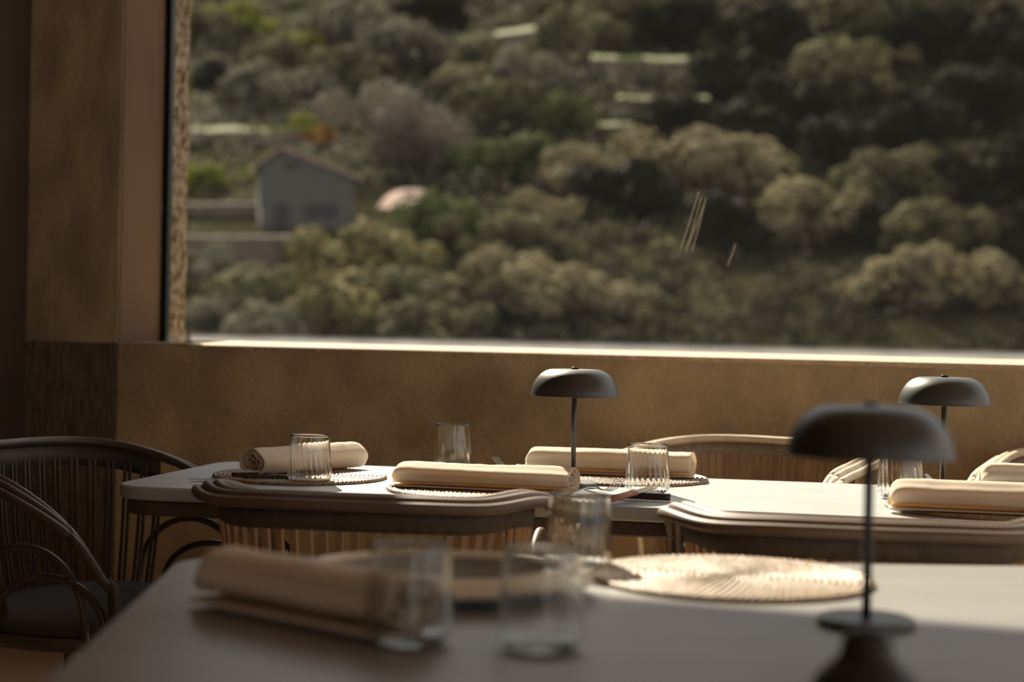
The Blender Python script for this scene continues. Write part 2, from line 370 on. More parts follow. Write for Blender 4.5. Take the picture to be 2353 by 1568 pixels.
def at(x, y, z=0.7503): return Pz(x, y, z)
lamp1 = make_lamp('dark metal dome lamp standing sharp in the middle of the window table', at(1316, 1118))
dup(lamp1, at(2165, 1141), 0, 'dark metal dome lamp farther right on the window table, partly behind a blurred one')
dup(lamp1, at(1990, 1437), 0, 'large blurred dark dome lamp on the table nearest the viewer')

def make_tumbler(label, loc):
    bm = bmesh.new(); seg = 144; H = 0.104; NR = 24
    def R(z):                                 # outer radius
        k = z / H
        if k < 0.16: return 0.030 + 0.0170 * math.sin(k / 0.16 * PI / 2)
        return 0.047 - 0.0060 * ((k - 0.16) / 0.84) ** 1.15
    rings = []
    zs = [0.0005 + (H - 0.0005) * (i / 30) ** 1.15 for i in range(31)]
    def ring(r, z, rib, fl=1):
        out = []
        for k in range(seg):
            a = 2 * PI * k / seg; rr = r
            if rib: rr += rib * math.cos(NR * (a + z * 3.0))
            out.append(bm.verts.new((rr * math.cos(a), rr * math.sin(a), z)))
        return out
    def fade(z): return max(0.0, min(1.0, (H * 0.93 - z) / (H * 0.5)))
    rings = [ring(R(z), z, 0) for z in zs]
    rings.append(ring(R(H) - 0.0007, H + 0.0006, 0))
    for z in reversed([z for z in zs if z > 0.0085]):
        rings.append(ring(R(z) - 0.0016 - 0.0008 * fade(z), z, 0.00042 * fade(z)))
    rings.append(ring(0.036, 0.0078, 0.0003)); rings.append(ring(0.02, 0.0068, 0))
    for A, B in zip(rings[:-1], rings[1:]):
        for k in range(seg): bm.faces.new((A[k], A[(k + 1) % seg], B[(k + 1) % seg], B[k]))
    c = bm.verts.new((0, 0, 0.0064)); L = rings[-1]
    for k in range(seg): bm.faces.new((L[k], L[(k + 1) % seg], c))
    bm.faces.new(rings[0][::-1])
    bmesh.ops.recalc_face_normals(bm, faces=bm.faces)
    o = obj('tumbler', bm, M['glass'], None, True, loc); return tag(o, label, 'glass')
def tumbler_copy(src, loc, rz, label):
    o = src.copy(); C.objects.link(o); o.location = loc; o.rotation_euler = (0, 0, rz); o['label'] = label; return o

# napkin: one cloth rolled up, its spiral open at one end and folded round at the other
def make_napkin(label, loc, rz, L=0.40, a=0.040, b=0.027, seed=0, tail=True, slack=0.0):
    bm = bmesh.new(); turns = 2.6; nth = 130; nl = 44; th = 0.0034
    rnd = random.Random(seed)
    ph = [rnd.uniform(0, 6) for _ in range(4)]
    def section(u, k):                        # u along the spiral 0 outside .. 1 inside; k along the length 0..1
        ang = -PI / 2 - u * turns * 2 * PI
        f = 1 - 0.86 * u
        wob = 1 + (0.10 * math.sin(3 * ang + ph[0] + 2 * k) + 0.12 * math.sin(5 * ang + ph[1])) * min(1, u * 2.2)
        x = a * f * wob * math.cos(ang); z = b * f * wob * math.sin(ang)
        # flatten underneath
        z = max(z, -b * 0.93 * f - 0.0) if u < 0.45 else z
        return x, z
    rows = []
    for j in range(nl + 1):
        k = j / nl; y = (k - 0.5) * L
        e0 = k * L                             # closed end at k = 0
        s = 1.0
        if e0 < 0.030: s = 0.60 + 0.40 * math.sqrt(max(0.0, 1 - (1 - e0 / 0.030) ** 2))
        s *= 1 + 0.030 * noise.noise((k * 3 + seed, 1, 2)) + 0.05 * math.sin(k * PI) * slack
        row = []
        if tail:
            for q in range(7):
                uq = q / 7; row.append((a * (0.95 - 0.95 * uq), -b * 0.93 - 0.0 - 0.0 + 0.0015 * (1 - uq)))
        for i in range(nth + 1):
            row.append(section(i / nth, k))
        pts = []
        for i, (x, z) in enumerate(row):
            inner = i / len(row)
            yy = y + (0.010 * inner * (1 if k > 0.5 else -1) * (-1)) * (1 if (k > 0.97 or k < 0.03) else 0)
            if k > 0.93: yy -= 0.006 * abs(math.sin(inner * 9 + seed)) * (k - 0.93) / 0.07
            dz = 0.0012 * noise.noise((x * 40 + seed, y * 12, z * 40)) + 0.0010 * noise.noise((x * 12, y * 45, seed))
            pts.append(bm.verts.new((x * s, yy, (z + b * 0.93) * s + dz * (1 if z > -b * 0.8 else 0) + 0.002)))
        rows.append(pts)
    for A, B in zip(rows[:-1], rows[1:]):
        for i in range(len(A) - 1): bm.faces.new((A[i], A[i + 1], B[i + 1], B[i]))
    o = obj('rolled_napkin', bm, M['napkin'], None, True, loc); o.rotation_euler = (0, 0, rz)
    sm = o.modifiers.new('cloth', 'SOLIDIFY'); sm.thickness = 0.0021; sm.offset = 0
    return tag(o, label, 'napkin')

# placemat: rings of twisted grass
def make_mat_mesh():
    bm = bmesh.new(); RR = 0.192; nring = 20; sub = 5; seg = 420; rows = []
    nr = nring * sub
    for i in range(nr + 1):
        r = RR * i / nr; ph = (i / sub) % 1.0
        row = []
        ring_id = i // sub
        for k in range(seg):
            a = 2 * PI * k / seg
            h = 0.0045 + 0.0024 * abs(math.sin(PI * ph)) + 0.0011 * math.sin((18 + ring_id * 5.0).__int__() * a + 2.6 * ph + ring_id * 1.7)
            if i == nr: h = 0.003
            row.append(bm.verts.new((max(r, 0.001) * math.cos(a), max(r, 0.001) * math.sin(a), h)))
        rows.append(row)
    low = [bm.verts.new((RR * 0.995 * math.cos(2 * PI * k / seg), RR * 0.995 * math.sin(2 * PI * k / seg), 0)) for k in range(seg)]
    rows.append(low)
    for A, B in zip(rows[:-1], rows[1:]):
        for k in range(seg): bm.faces.new((A[k], A[(k + 1) % seg], B[(k + 1) % seg], B[k]))
    bm.faces.new(low[::-1]); bm.faces.new(rows[0])
    bmesh.ops.recalc_face_normals(bm, faces=bm.faces)
    return bm
mat0 = tag(obj('placemat', make_mat_mesh(), M['matw'], None, True, at(690, 1097)), 'round woven placemat at the left end of the window table', 'placemat')
def placemat(loc, rz, label):
    o = mat0.copy(); C.objects.link(o); o.location = loc; o.rotation_euler = (0, 0, rz); o['label'] = label
placemat(at(1100, 1128), 0.4, 'round woven placemat under the napkin at the near edge of the window table')
placemat(at(1434, 1101), 1.0, 'round woven placemat behind the middle lamp')
placemat(at(2262, 1172), 1.9, 'round woven placemat at the near right, under a long napkin')
placemat(at(2480, 1128), 2.3, 'round woven placemat under the napkin cut off at the right edge')
placemat(at(1680, 1332), 0.9, 'blurred beige placemat left of the big blurred lamp')
MT = 0.7575
def between(x0, y0, x1, y1, z=MT):
    p, q = Pz(x0, y0, z), Pz(x1, y1, z); c = (p + q) / 2; d = q - p
    return c, math.atan2(-d.x, d.y), d.length
c, r, l = between(582, 1094, 812, 1074); make_napkin('cream rolled napkin half in shadow at the left end of the window table', c, r + PI, 0.36, 0.046, 0.032, 1)
c, r, l = between(905, 1115, 1325, 1134); make_napkin('cream rolled napkin along the near edge of the window table', c, r, l, 0.048, 0.027, 2)
c, r, l = between(1208, 1083, 1598, 1098); make_napkin('cream rolled napkin behind the lamp stem', c, r, l, 0.043, 0.031, 5)
c, r, l = between(2040, 1168, 2470, 1186); make_napkin('cream rolled napkin at the near right, in front of a tumbler', c, r, l, 0.044, 0.030, 8)
c, r, l = between(2250, 1120, 2640, 1136); make_napkin('cream napkin cut off by the right edge beside the rattan arm', c, r, l, 0.043, 0.030, 9)
c, r, l = between(545, 1385, 880, 1450); make_napkin('blurred rolled napkin lying on the nearest table at the lower left', c, r, 0.34, 0.046, 0.034, 11)
tb = make_tumbler('fluted glass tumbler in front of the half shaded napkin', at(711, 1112, 0.7502))
tumbler_copy(tb, at(1040, 1073, 0.7502), 0.5, 'fluted glass tumbler at the back, rising behind the long near napkin')
tumbler_copy(tb, at(1487, 1136, 0.7502), 0.9, 'fluted glass tumbler beside the cutlery, right of the middle lamp')
tumbler_copy(tb, at(2068, 1146, 0.7502), 1.4, 'fluted glass tumbler below the big blurred lamp shade')
tumbler_copy(tb, at(1329, 1305, 0.7502), 0.2, 'blurred tumbler on the far edge of the nearest table')
tumbler_copy(tb, at(1243, 1492, 0.7502), 1.2, 'very blurred dark tumbler at the bottom centre')
tumbler_copy(tb, at(940, 1478, 0.7502), 0.7, 'very blurred tumbler at the bottom, left of the centre one')

# cutlery
def fork_mesh(bm):
    # handle along -y, tines to +y; length .19
    rows = []
    prof = [(-0.10, 0.0075, 0.0035), (-0.07, 0.0065, 0.003), (-0.03, 0.004, 0.006), (0.01, 0.003, 0.012), (0.030, 0.004, 0.011), (0.042, 0.010, 0.007), (0.055, 0.0125, 0.005)]
    for y, wd, z in prof:
        rows.append([bm.verts.new((-wd, y, z)), bm.verts.new((0, y, z - 0.0006)), bm.verts.new((wd, y, z)), bm.verts.new((wd, y, z + 0.0016)), bm.verts.new((0, y, z + 0.002)), bm.verts.new((-wd, y, z + 0.0016))])
    for A, B in zip(rows[:-1], rows[1:]):
        for k in range(6): bm.faces.new((A[k], A[(k + 1) % 6], B[(k + 1) % 6], B[k]))
    bm.faces.new(rows[0][::-1]); bm.faces.new(rows[-1])
def make_fork(label, loc, rz, tilt=0.0):
    t = thing('fork', label, 'fork', loc, rz)
    bm = bmesh.new(); fork_mesh(bm); obj('handle', bm, M['steel'], t, True)
    bm = bmesh.new()
    for i in range(4):
        x = -0.0108 + i * 0.0072
        tube(bm, spline([(x, 0.052, 0.0062), (x * 1.06, 0.064, 0.0050), (x * 1.1, 0.082, 0.0120), (x * 1.08, 0.098, 0.0270)], 5), lambda u: 0.0014 - 0.0006 * u, 8)
    obj('tines', bm, M['steel'], t, True)
    return t
def make_knife(label, loc, rz):
    t = thing('table_knife', label, 'knife', loc, rz)
    bm = bmesh.new(); n = 14; rows = []
    for i in range(n + 1):
        k = i / n; y = 0.0 + 0.115 * k; wd = 0.010 * (1 if k < 0.75 else math.sqrt(max(0.02, 1 - ((k - 0.75) / 0.25) ** 2)))
        rows.append([bm.verts.new((-0.010, y, 0.004)), bm.verts.new((-0.010 + wd * 2, y, 0.0045)), bm.verts.new((-0.010, y, 0.0062))])
    for A, B in zip(rows[:-1], rows[1:]):
        for k in range(3): bm.faces.new((A[k], A[(k + 1) % 3], B[(k + 1) % 3], B[k]))
    bm.faces.new(rows[0][::-1]); bm.faces.new(rows[-1]); obj('blade', bm, M['steel'], t)
    bm = bmesh.new(); tube(bm, spline([(0, 0.0, 0.0075), (0, -0.04, 0.0085), (0, -0.095, 0.0085)], 5), lambda u: 0.0062 + 0.0018 * math.sin(u * PI / 2), 14, flat=0.8)
    obj('handle', bm, M['dark_handle'], t, True)
    return t
f1 = make_fork('steel fork standing tines up beside the near tumbler right of the lamp', at(1345, 1136, 0.756), math.radians(-50))
dup(f1, at(1212, 1082), math.radians(55), 'steel fork at the back, left of the napkin behind the lamp')
dup(f1, at(2225, 1122), math.radians(60), 'steel fork right of the farther lamp stem')
dup(f1, at(590, 1100), math.radians(-65), 'dark fork in shade in front of the half shaded napkin')
k1 = make_knife('dark handled knife beside the tumbler, under the leather sleeve', at(1432, 1148), math.radians(75))
dup(k1, at(1112, 1079), math.radians(-96), 'dark handled knife lying behind the long near napkin')
dup(k1, at(560, 1107), math.radians(96), 'dark knife in shade at the left end of the window table')
k = make_knife('second slim knife in the shade in front of the left tumbler and napkin', at(635, 1103), math.radians(-80))
# pale sticks in a leather sleeve
s0 = Pz(1372, 1156, 0.757); s1 = Pz(1500, 1121, 0.772)
sv = thing('cutlery_sleeve', 'tan leather sleeve holding pale wooden sticks in front of the tumbler', 'cutlery holder', s0)
d = s1 - s0; side = d.cross(Vector((0, 0, 1))).normalized(); nrm = side.cross(d).normalized()
for i in (-1, 0, 1):
    bm = bmesh.new(); tube(bm, [side * i * 0.0058, d * 0.5 + side * i * 0.0062, d + side * i * 0.0075], 0.0024, 10); obj('stick', bm, M['cream'], sv, True)
bm = bmesh.new(); A = d * 0.18; B = d * 0.66; hw = 0.0105; hh = 0.0038
hexa(bm, [A - side * hw - nrm * hh, A + side * hw - nrm * hh, B + side * hw - nrm * hh, B - side * hw - nrm * hh, A - side * hw + nrm * hh, A + side * hw + nrm * hh, B + side * hw + nrm * hh, B - side * hw + nrm * hh])
bmesh.ops.bevel(bm, geom=bm.edges[:], offset=0.0018, segments=2, affect='EDGES'); obj('leather_sleeve', bm, M['leather'], sv, True)
# tray with a three-strand rattan rim on the nearest table
tr = thing('rattan_tray', 'blurred tray with a three strand rattan rim on the nearest table', 'tray', at(1010, 1362))
for i, (rr, zz) in enumerate(((0.152, 0.030), (0.163, 0.026), (0.174, 0.021))):
    bm = bmesh.new(); tube(bm, [Vector((rr * 1.08 * math.cos(2 * PI * k / 72), rr * 0.82 * math.sin(2 * PI * k / 72), zz)) for k in range(72)], 0.0062, 10, True); obj('rim_strand', bm, M['rattan'], tr, True)
bm = bmesh.new(); lathe(bm, [(0, 0.001), (0.135, 0.001), (0.160, 0.026), (0.157, 0.027), (0.133, 0.005), (0, 0.005)], 72)
for v in bm.verts: v.co.x *= 1.03; v.co.y *= 0.80
obj('tray_base', bm, M['top'], tr, True)
# dark pot by the viewer
bm = bmesh.new(); lathe(bm, [(0, 0.0), (0.045, 0.0), (0.05, 0.012), (0.046, 0.030), (0.032, 0.044), (0.024, 0.052), (0.022, 0.066), (0.017, 0.074), (0, 0.077)], 48)
tag(obj('pot', bm, M['ceramic'], None, True, at(1990, 1640)), 'very blurred small dark lidded pot at the bottom edge below the big lamp', 'pot')

# ================================================================ CHAIRS
def u_path(off, dz, wdt=0.31, dep=0.29, z_back=0.80, z_arm=0.765, leg=True):
    """rail from left front leg round the back to the right front leg; the chair faces +y"""
    pts = []
    w_ = wdt + off; dp = dep + off
    half = []
    half.append((-(w_ - 0.025), dp - 0.02 - 0.0, 0.0))
    half.append((-(w_ - 0.012), dp - 0.01, 0.30))
    half.append((-(w_ - 0.003), dp - 0.01, 0.55))
    half.append((-w_, dp - 0.035, z_arm - 0.075))
    half.append((-w_, dp - 0.12, z_arm - 0.015 + 0.25 * (0.765 - z_arm) + dz))
    half.append((-w_, 0.02, z_arm + 0.006 + 0.75 * (0.765 - z_arm) + dz))
    half.append((-w_ * 0.955, -dp * 0.48, z_arm + 0.022 + 0.97 * (0.765 - z_arm) + dz))
    half.append((-w_ * 0.74, -dp * 0.84, z_back - 0.003 + dz))
    half.append((-w_ * 0.38, -dp * 0.985, z_back + dz))
    pts = half + [(0, -dp, z_back + dz)] + [(-x, y, z) for x, y, z in reversed(half)]
    return spline(pts, 7)
def make_chair(label, loc, rz, dark=False, group=None, slat_pitch=0.028, slat_w=0.0075, rods=False, brown=False, z_arm=0.765, z_back=0.80):
    R, S_, B = (M['rattan_dark'], M['rattan_dark_d'], M['band_dark']) if dark else (M['rattan'], M['rattan_d'], M['band'])
    if brown: R, S_, B = M['rattan_shaded'], M['rattan_d'], M['band_shaded']  # near side chairs: shade put into the rattan and band colour
    t = thing('rattan_armchair', label, 'chair', loc, rz, group)
    for off, dz in ((-0.016, 0.006), (0.002, 0.004), (0.020, -0.004)):
        full = u_path(off, dz, z_arm=z_arm, z_back=z_back)
        n = len(full); cut = 7 * 4
        bm = bmesh.new(); tube(bm, full[cut:n - cut], 0.0098, 12); obj('rail', bm, R, t, True)
    for sgn in (0, 1):
        bm = bmesh.new()
        for off, dz in ((-0.016, 0.006), (0.002, 0.004), (0.020, -0.004)):
            full = u_path(off, dz, z_arm=z_arm, z_back=z_back); seg = full[:7 * 4 + 1] if sgn == 0 else full[-(7 * 4 + 1):]
            tube(bm, seg, 0.0096, 12)
        obj('leg', bm, R, t, True)
    for sx in (-1, 1):
        bm = bmesh.new(); tube(bm, spline([(sx * 0.20, -0.25, 0.0), (sx * 0.195, -0.225, 0.25), (sx * 0.19, -0.215, 0.44)], 5), 0.014, 12); obj('leg', bm, R, t, True)
    # band below the rail, round the back
    mid = u_path(-0.012, 0.0, z_arm=z_arm, z_back=z_back); n = len(mid); k0 = int(n * 0.30); arc = mid[k0:n - k0]
    bm = bmesh.new(); rows = []
    for p in arc:
        o_ = Vector((p.x, p.y, 0)).normalized() * 0.006
        rows.append([bm.verts.new((p.x, p.y, p.z - 0.008)), bm.verts.new((p.x * 0.985, p.y * 0.985, p.z - 0.052)), bm.verts.new((p.x * 0.985 - o_.x, p.y * 0.985 - o_.y, p.z - 0.052)), bm.verts.new((p.x - o_.x, p.y - o_.y, p.z - 0.008))])
    for A, Bb in zip(rows[:-1], rows[1:]):
        for k in range(4): bm.faces.new((A[k], A[(k + 1) % 4], Bb[(k + 1) % 4], Bb[k]))
    bm.faces.new(rows[0][::-1]); bm.faces.new(rows[-1]); obj('back_band', bm, B, t, True)
    # slats: fall in from the band to the seat
    L = [0.0]
    for p, q in zip(arc[:-1], arc[1:]): L.append(L[-1] + (q - p).length)
    bm = bmesh.new(); ns = int(L[-1] / slat_pitch)
    for i in range(ns + 1):
        s = L[-1] * i / ns; j = max(k for k in range(len(L)) if L[k] <= s + 1e-9); j = min(j, len(arc) - 2)
        p = arc[j].lerp(arc[j + 1], (s - L[j]) / max(1e-6, L[j + 1] - L[j]))
        tan = (arc[j + 1] - arc[j]).normalized(); tan.z = 0; tan.normalize(); nr = Vector((p.x, p.y, 0)).normalized()
        top = Vector((p.x * 0.975, p.y * 0.975, p.z - 0.035)); bot = Vector((p.x * 0.80, p.y * 0.80, 0.445))
        if rods:
            for q in (-0.0062, 0.0062): tube(bm, [top + tan * q, top.lerp(bot, 0.5) + tan * q + nr * 0.008, bot + tan * q], 0.0042, 8)
        else:
            mid_ = top.lerp(bot, 0.5) + nr * 0.010
            rr = []
            for P in (top, mid_, bot):
                rr.append([bm.verts.new(P - tan * slat_w - nr * 0.003), bm.verts.new(P + tan * slat_w - nr * 0.003), bm.verts.new(P + tan * slat_w + nr * 0.003), bm.verts.new(P - tan * slat_w + nr * 0.003)])
            for A, Bb in zip(rr[:-1], rr[1:]):
                for k in range(4): bm.faces.new((A[k], A[(k + 1) % 4], Bb[(k + 1) % 4], Bb[k]))
            bm.faces.new(rr[0][::-1]); bm.faces.new(rr[-1])
    obj('back_slats', bm, S_, t)
    # hoops between arm and seat
    for sx in (-1, 1):
        for y0, y1, h in ((-0.10, 0.20, 0.270), (-0.03, 0.25, 0.185)):
            bm = bmesh.new(); pts = []
            for k in range(25):
                a = PI * k / 24; pts.append(Vector((sx * (0.292 - 0.006 * h), (y0 + y1) / 2 - (y1 - y0) / 2 * math.cos(a), 0.455 + h * (z_arm - 0.455) / 0.31 * math.sin(a) ** 0.85)))
            tube(bm, pts, 0.0082, 10); obj('hoop', bm, R, t, True)
    bm = bmesh.new(); pts = [Vector((0.285 * math.copysign(abs(math.cos(a)) ** 0.7, math.cos(a)), 0.255 * math.copysign(abs(math.sin(a)) ** 0.7, math.sin(a)), 0.435)) for a in [2 * PI * k / 64 for k in range(64)]]
    tube(bm, pts, 0.014, 10, True); obj('seat_frame', bm, R, t, True)
    bm = bmesh.new(); rings = []
    for sc, z in ((0.0, 0.482), (0.5, 0.482), (0.85, 0.478), (0.95, 0.468), (0.97, 0.455), (0.95, 0.445), (0.0, 0.444)):
        if sc == 0: rings.append([bm.verts.new((0, 0, z))]); continue
        rings.append([bm.verts.new((p.x * sc, p.y * sc, z)) for p in pts])
    for A, Bb in zip(rings[:-1], rings[1:]):
        for k in range(64):
            k2 = (k + 1) % 64
            if len(A) == 1: bm.faces.new((A[0], Bb[k], Bb[k2]))
            elif len(Bb) == 1: bm.faces.new((A[k2], A[k], Bb[0]))
            else: bm.faces.new((A[k2], A[k], Bb[k], Bb[k2]))
    obj('seat', bm, M['cushion_dark' if dark else 'cushion'], t, True)
    return t
P = Pz(1700, 1010, 0.812)
far = make_chair('pale rattan armchair behind the table, its curved rail sunlit between middle and big lamp', (0.585, 3.95, 0), math.radians(148), slat_pitch=0.021, slat_w=0.0085)
dup(far, (1.50, 3.80, 0), math.radians(152), 'pale rattan armchair behind the right edge napkin, only its arm showing')
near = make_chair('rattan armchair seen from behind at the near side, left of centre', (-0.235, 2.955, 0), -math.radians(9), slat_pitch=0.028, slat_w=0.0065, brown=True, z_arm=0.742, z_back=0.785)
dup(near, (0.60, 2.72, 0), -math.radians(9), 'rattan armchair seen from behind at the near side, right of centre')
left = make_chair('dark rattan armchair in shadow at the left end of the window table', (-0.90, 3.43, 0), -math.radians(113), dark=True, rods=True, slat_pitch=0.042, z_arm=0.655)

# ================================================================ OUTSIDE
HK = [(8, -9), (40, -8), (60, -4.5), (75, -1.8), (95, 2.2), (115, 6.5), (133, 10.0), (150, 15), (200, 33), (260, 55), (330, 84), (450, 128), (600, 170)]
def hill(x, y):
    for (a, za), (b, zb) in zip(HK[:-1], HK[1:]):
        if y <= b: break
    k = max(0, (y - a) / (b - a)); z = za + (zb - za) * k
    return z + 1.6 * noise.noise((x * 0.02, y * 0.02, 1.3)) * min(1, y / 100) + x * 0.02
bm = bmesh.new(); NX, NY = 70, 90; rows = []
for j in range(NY + 1):
    y = 8 + 592 * (j / NY) ** 1.5; row = []
    for i in range(NX + 1):
        x = (i / NX - 0.5) * (60 + y * 1.4) - y * 0.0; row.append(bm.verts.new((x, y, hill(x, y))))
    rows.append(row)
for A, B in zip(rows[:-1], rows[1:]):
    for i in range(NX): bm.faces.new((A[i], A[i + 1], B[i + 1], B[i]))
o = obj('hillside', bm, M['soil'], None, True); struct(o, 'wooded hillside seen through the window', 'hill')
def ground_hit(px, py, up=0.0, scale=0.0):
    r = ray(px, py); r = r / r.y; d = 45.0
    while d < 560:
        p = EYE + r * d
        if p.z - hill(p.x, p.y) <= up + scale * d: return p
        d += 0.7 if d < 150 else 1.5
    return p
def crown_mesh(name, kind, seed, n_leaf, lobes, flat=0.8, leaf_s=0.105, twigs=False):
    """unit crown about 1 wide, centred on 0"""
    rnd = random.Random(seed); bm = bmesh.new(); L = []
    for i in range(lobes):
        a = rnd.uniform(0, 2 * PI); rr = rnd.uniform(0.05, 0.40) if i else 0
        L.append((Vector((rr * math.cos(a), rr * math.sin(a), rnd.uniform(-0.16, 0.26) * flat * (1 - rr))), rnd.uniform(0.085, 0.155)))
    for i in range(n_leaf):
        c, r = L[rnd.randrange(len(L))]
        v = Vector((rnd.gauss(0, 1), rnd.gauss(0, 1), rnd.gauss(0, 1))).normalized()
        p = c + v * r * rnd.uniform(0.72, 1.05); p.z *= 1.0
        nn = (v + Vector((rnd.uniform(-.7, .7), rnd.uniform(-.7, .7), rnd.uniform(-.2, 1.1)))).normalized()
        u = nn.orthogonal().normalized(); q = nn.cross(u); an = rnd.uniform(0, PI); u, q = u * math.cos(an) + q * math.sin(an), q * math.cos(an) - u * math.sin(an)
        s = leaf_s * rnd.uniform(0.5, 1.1); k = 0.45 if not twigs else 0.10
        if twigs: s *= 1.6
        vs = [bm.verts.new(p + u * s * a + q * s * k * b) for a, b in ((-.5, -.2), (0, -.5), (.5, 0), (0, .5))]
        bm.faces.new(vs)
    me = bpy.data.meshes.new(name); bm.to_mesh(me); bm.free(); me.materials.append(LEAF[kind]); return me
_cm = {}
def crown(kind, var):
    if (kind, var) not in _cm:
        if kind == 'twig': _cm[(kind, var)] = crown_mesh('crown', kind, 50 + var, 5200, 15, 1.0, 0.07, True)
        else: _cm[(kind, var)] = crown_mesh('crown', kind, 10 + var * 7 + len(kind), 3000, 17 + var * 3, 1.0)
    return _cm[(kind, var)]
_trunk = None
def trunk_mesh():
    global _trunk
    if _trunk is None:
        bm = bmesh.new()
        tube(bm, spline([(0, 0, -1.0), (0.02, 0.01, -0.55), (0, 0, -0.3), (0.03, 0, 0.05)], 5), lambda u: 0.055 - 0.03 * u, 8)
        for a in range(5):
            an = a * 1.26; tube(bm, spline([(0, 0, -0.32), (0.12 * math.cos(an), 0.12 * math.sin(an), -0.12), (0.26 * math.cos(an), 0.26 * math.sin(an), 0.10)], 4), lambda u: 0.024 - 0.016 * u, 6)
        _trunk = bpy.data.meshes.new('trunk'); bm.to_mesh(_trunk); bm.free(); _trunk.materials.append(M['bark'])
    return _trunk
NT = 0
def tree(px, py, wpx, kind, label, group=None, hs=1.0, lift=0.26):
    global NT
    NT += 1
    p = ground_hit(px, py, 0, lift * wpx / F_PX * hs)
    wd = wpx * p.y / F_PX
    g = hill(p.x, p.y)
    t = thing('tree', label, 'tree', (p.x, p.y, g), 0, group)
    c = bpy.data.objects.new('crown', crown(kind, NT % 3)); C.objects.link(c); c.parent = t
    c.location = (0, 0, p.z - g); c.scale = (wd * 1.3, wd * 1.3, wd * hs * 1.12); c.rotation_euler = (0, 0, NT * 1.7)
    k = bpy.data.objects.new('trunk', trunk_mesh()); C.objects.link(k); k.parent = t
    k.location = (0, 0, p.z - g); k.scale = (wd, wd, max(p.z - g + 0.3, wd * 0.4)); k.rotation_euler = (0, 0, NT)
    return t
G1 = 'olive trees low on the slope below the hut'
for x, y, s, k, l in (
    (850, 605, 300, 'gold', 'broad golden green tree directly below the stone hut'),
    (1010, 520, 210, 'green', 'green tree just right of the pink earth bank, below it'),
    (1135, 560, 230, 'olive', 'rounded olive tree above the tan trees at lower centre'),
    (1240, 492, 150, 'tan', 'small pale crown left of the big silvery tree'),
    (590, 690, 220, 'olive', 'olive tree at the lower left, near the window corner'),
    (760, 705, 280, 'gold', 'golden tree low in the view, in front of the broad one'),
    (930, 690, 230, 'olive', 'olive tree low in the view between golden and tan crowns'),
    (1150, 660, 250, 'tan', 'tan crowned tree at the lower centre of the window'),
    (1310, 680, 260, 'tan', 'tan crowned tree low, above the middle lamp'),
    (1440, 705, 150, 'tan', 'small tan bush at the right end of the lower row'),
    (500, 735, 150, 'silver', 'grey bush low beside the stone window edge'),
    (1010, 765, 230, 'olive', 'olive crown rising just over the sill at centre left'),
    (1270, 585, 150, 'olive', 'small olive crown between the tan trees and dark hollow'),
    (650, 770, 220, 'silver', 'grey olive crown cut off by the sill at the left'),
    (475, 610, 150, 'silver', 'grey bush below the retaining wall, at the window edge'),
    (690, 585, 110, 'olive', 'small olive bush at the right end of the retaining wall'),
    (905, 300, 300, 'twig', 'bare grey pink tree above the hut and pink bank'),
    (700, 292, 110, 'lime', 'yellow green bush over orange blossom above the hut roof'),
    (735, 322, 80, 'orange', 'orange blossoming bush behind the hut roof'),
    (475, 412, 105, 'lime', 'yellow green bush left of the hut, by the window edge'),
    (560, 405, 75, 'lime', 'small bright yellow bush touching the hut wall'),
    (1120, 370, 150, 'green', 'green tree right of the bare tree'),
    (1215, 370, 170, 'green', 'green tree between bare tree and big silvery tree'),
    (1150, 250, 190, 'olive', 'olive tree on the slope above the two green trees'),
    (1290, 270, 170, 'green', 'dark green tree under the right terrace strips'),
    (1330, 400, 190, 'tan', 'pale domed crown, left part of the big trees at right of centre'),
    (1600, 385, 330, 'tan', 'largest pale tree, right of centre'),
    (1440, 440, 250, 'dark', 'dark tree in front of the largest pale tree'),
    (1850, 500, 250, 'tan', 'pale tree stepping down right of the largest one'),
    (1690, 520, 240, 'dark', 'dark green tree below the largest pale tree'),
    (2090, 650, 240, 'tan', 'pale tree low at right, above the farther lamp'),
    (2260, 655, 220, 'tan', 'pale tree low at the right edge of the window'),
    (1975, 665, 110, 'tan', 'small pale bush left of the low right trees'),
    (600, 210, 180, 'silver', 'silvery olive above the left grass strip'),
    (710, 205, 150, 'silver', 'silvery olive next to the bare tree, at its upper left'),
    (480, 175, 130, 'dark', 'dark tree beside the window edge, upper left'),
    (460, 70, 160, 'olive', 'olive tree in the top left corner of the window'),
    (560, 55, 140, 'lime', 'yellow green tree near the top left of the window'),
    (690, 110, 120, 'lime', 'small yellow green tree in the upper left of the slope'),
    (640, 130, 140, 'olive', 'olive tree between the two yellow green trees'),
    (790, 70, 200, 'silver', 'grey tree near the top, left of the long lit strip'),
    (810, 170, 170, 'olive', 'olive tree above the bare tree, to its left'),
    (920, 120, 200, 'silver', 'grey tree above the bare tree'),
    (980, 30, 190, 'dark', 'dark tree at the top edge left of the lit strip'),
    (1040, 190, 150, 'tan', 'tan tree just above the bare tree at right'),
    (1120, 140, 170, 'olive', 'olive tree below the long lit strip'),
    (1240, 180, 200, 'silver', 'grey green tree at upper centre'),
    (1330, 90, 200, 'olive', 'olive tree near the top, right of the lit strip')):
    tree(x, y, s, k, l)
fill = [(1440, 40, 220), (1560, 60, 200), (1660, 180, 240), (1800, 250, 260), (1930, 180, 260), (2080, 290, 260), (2240, 230, 280), (1780, 90, 240), (1990, 60, 260), (2180, 90, 260),
        (2330, 120, 240), (2200, 430, 240), (2060, 420, 240), (2320, 400, 240), (1950, 340, 220), (2330, 540, 220), (2150, 540, 220), (1700, 300, 200), (2000, 520, 200), (1560, 280, 180)]
ORD = ['leftmost', 'second from the left', 'third from the left', 'fourth from the left', 'fifth from the left', 'sixth from the left', 'seventh from the left']
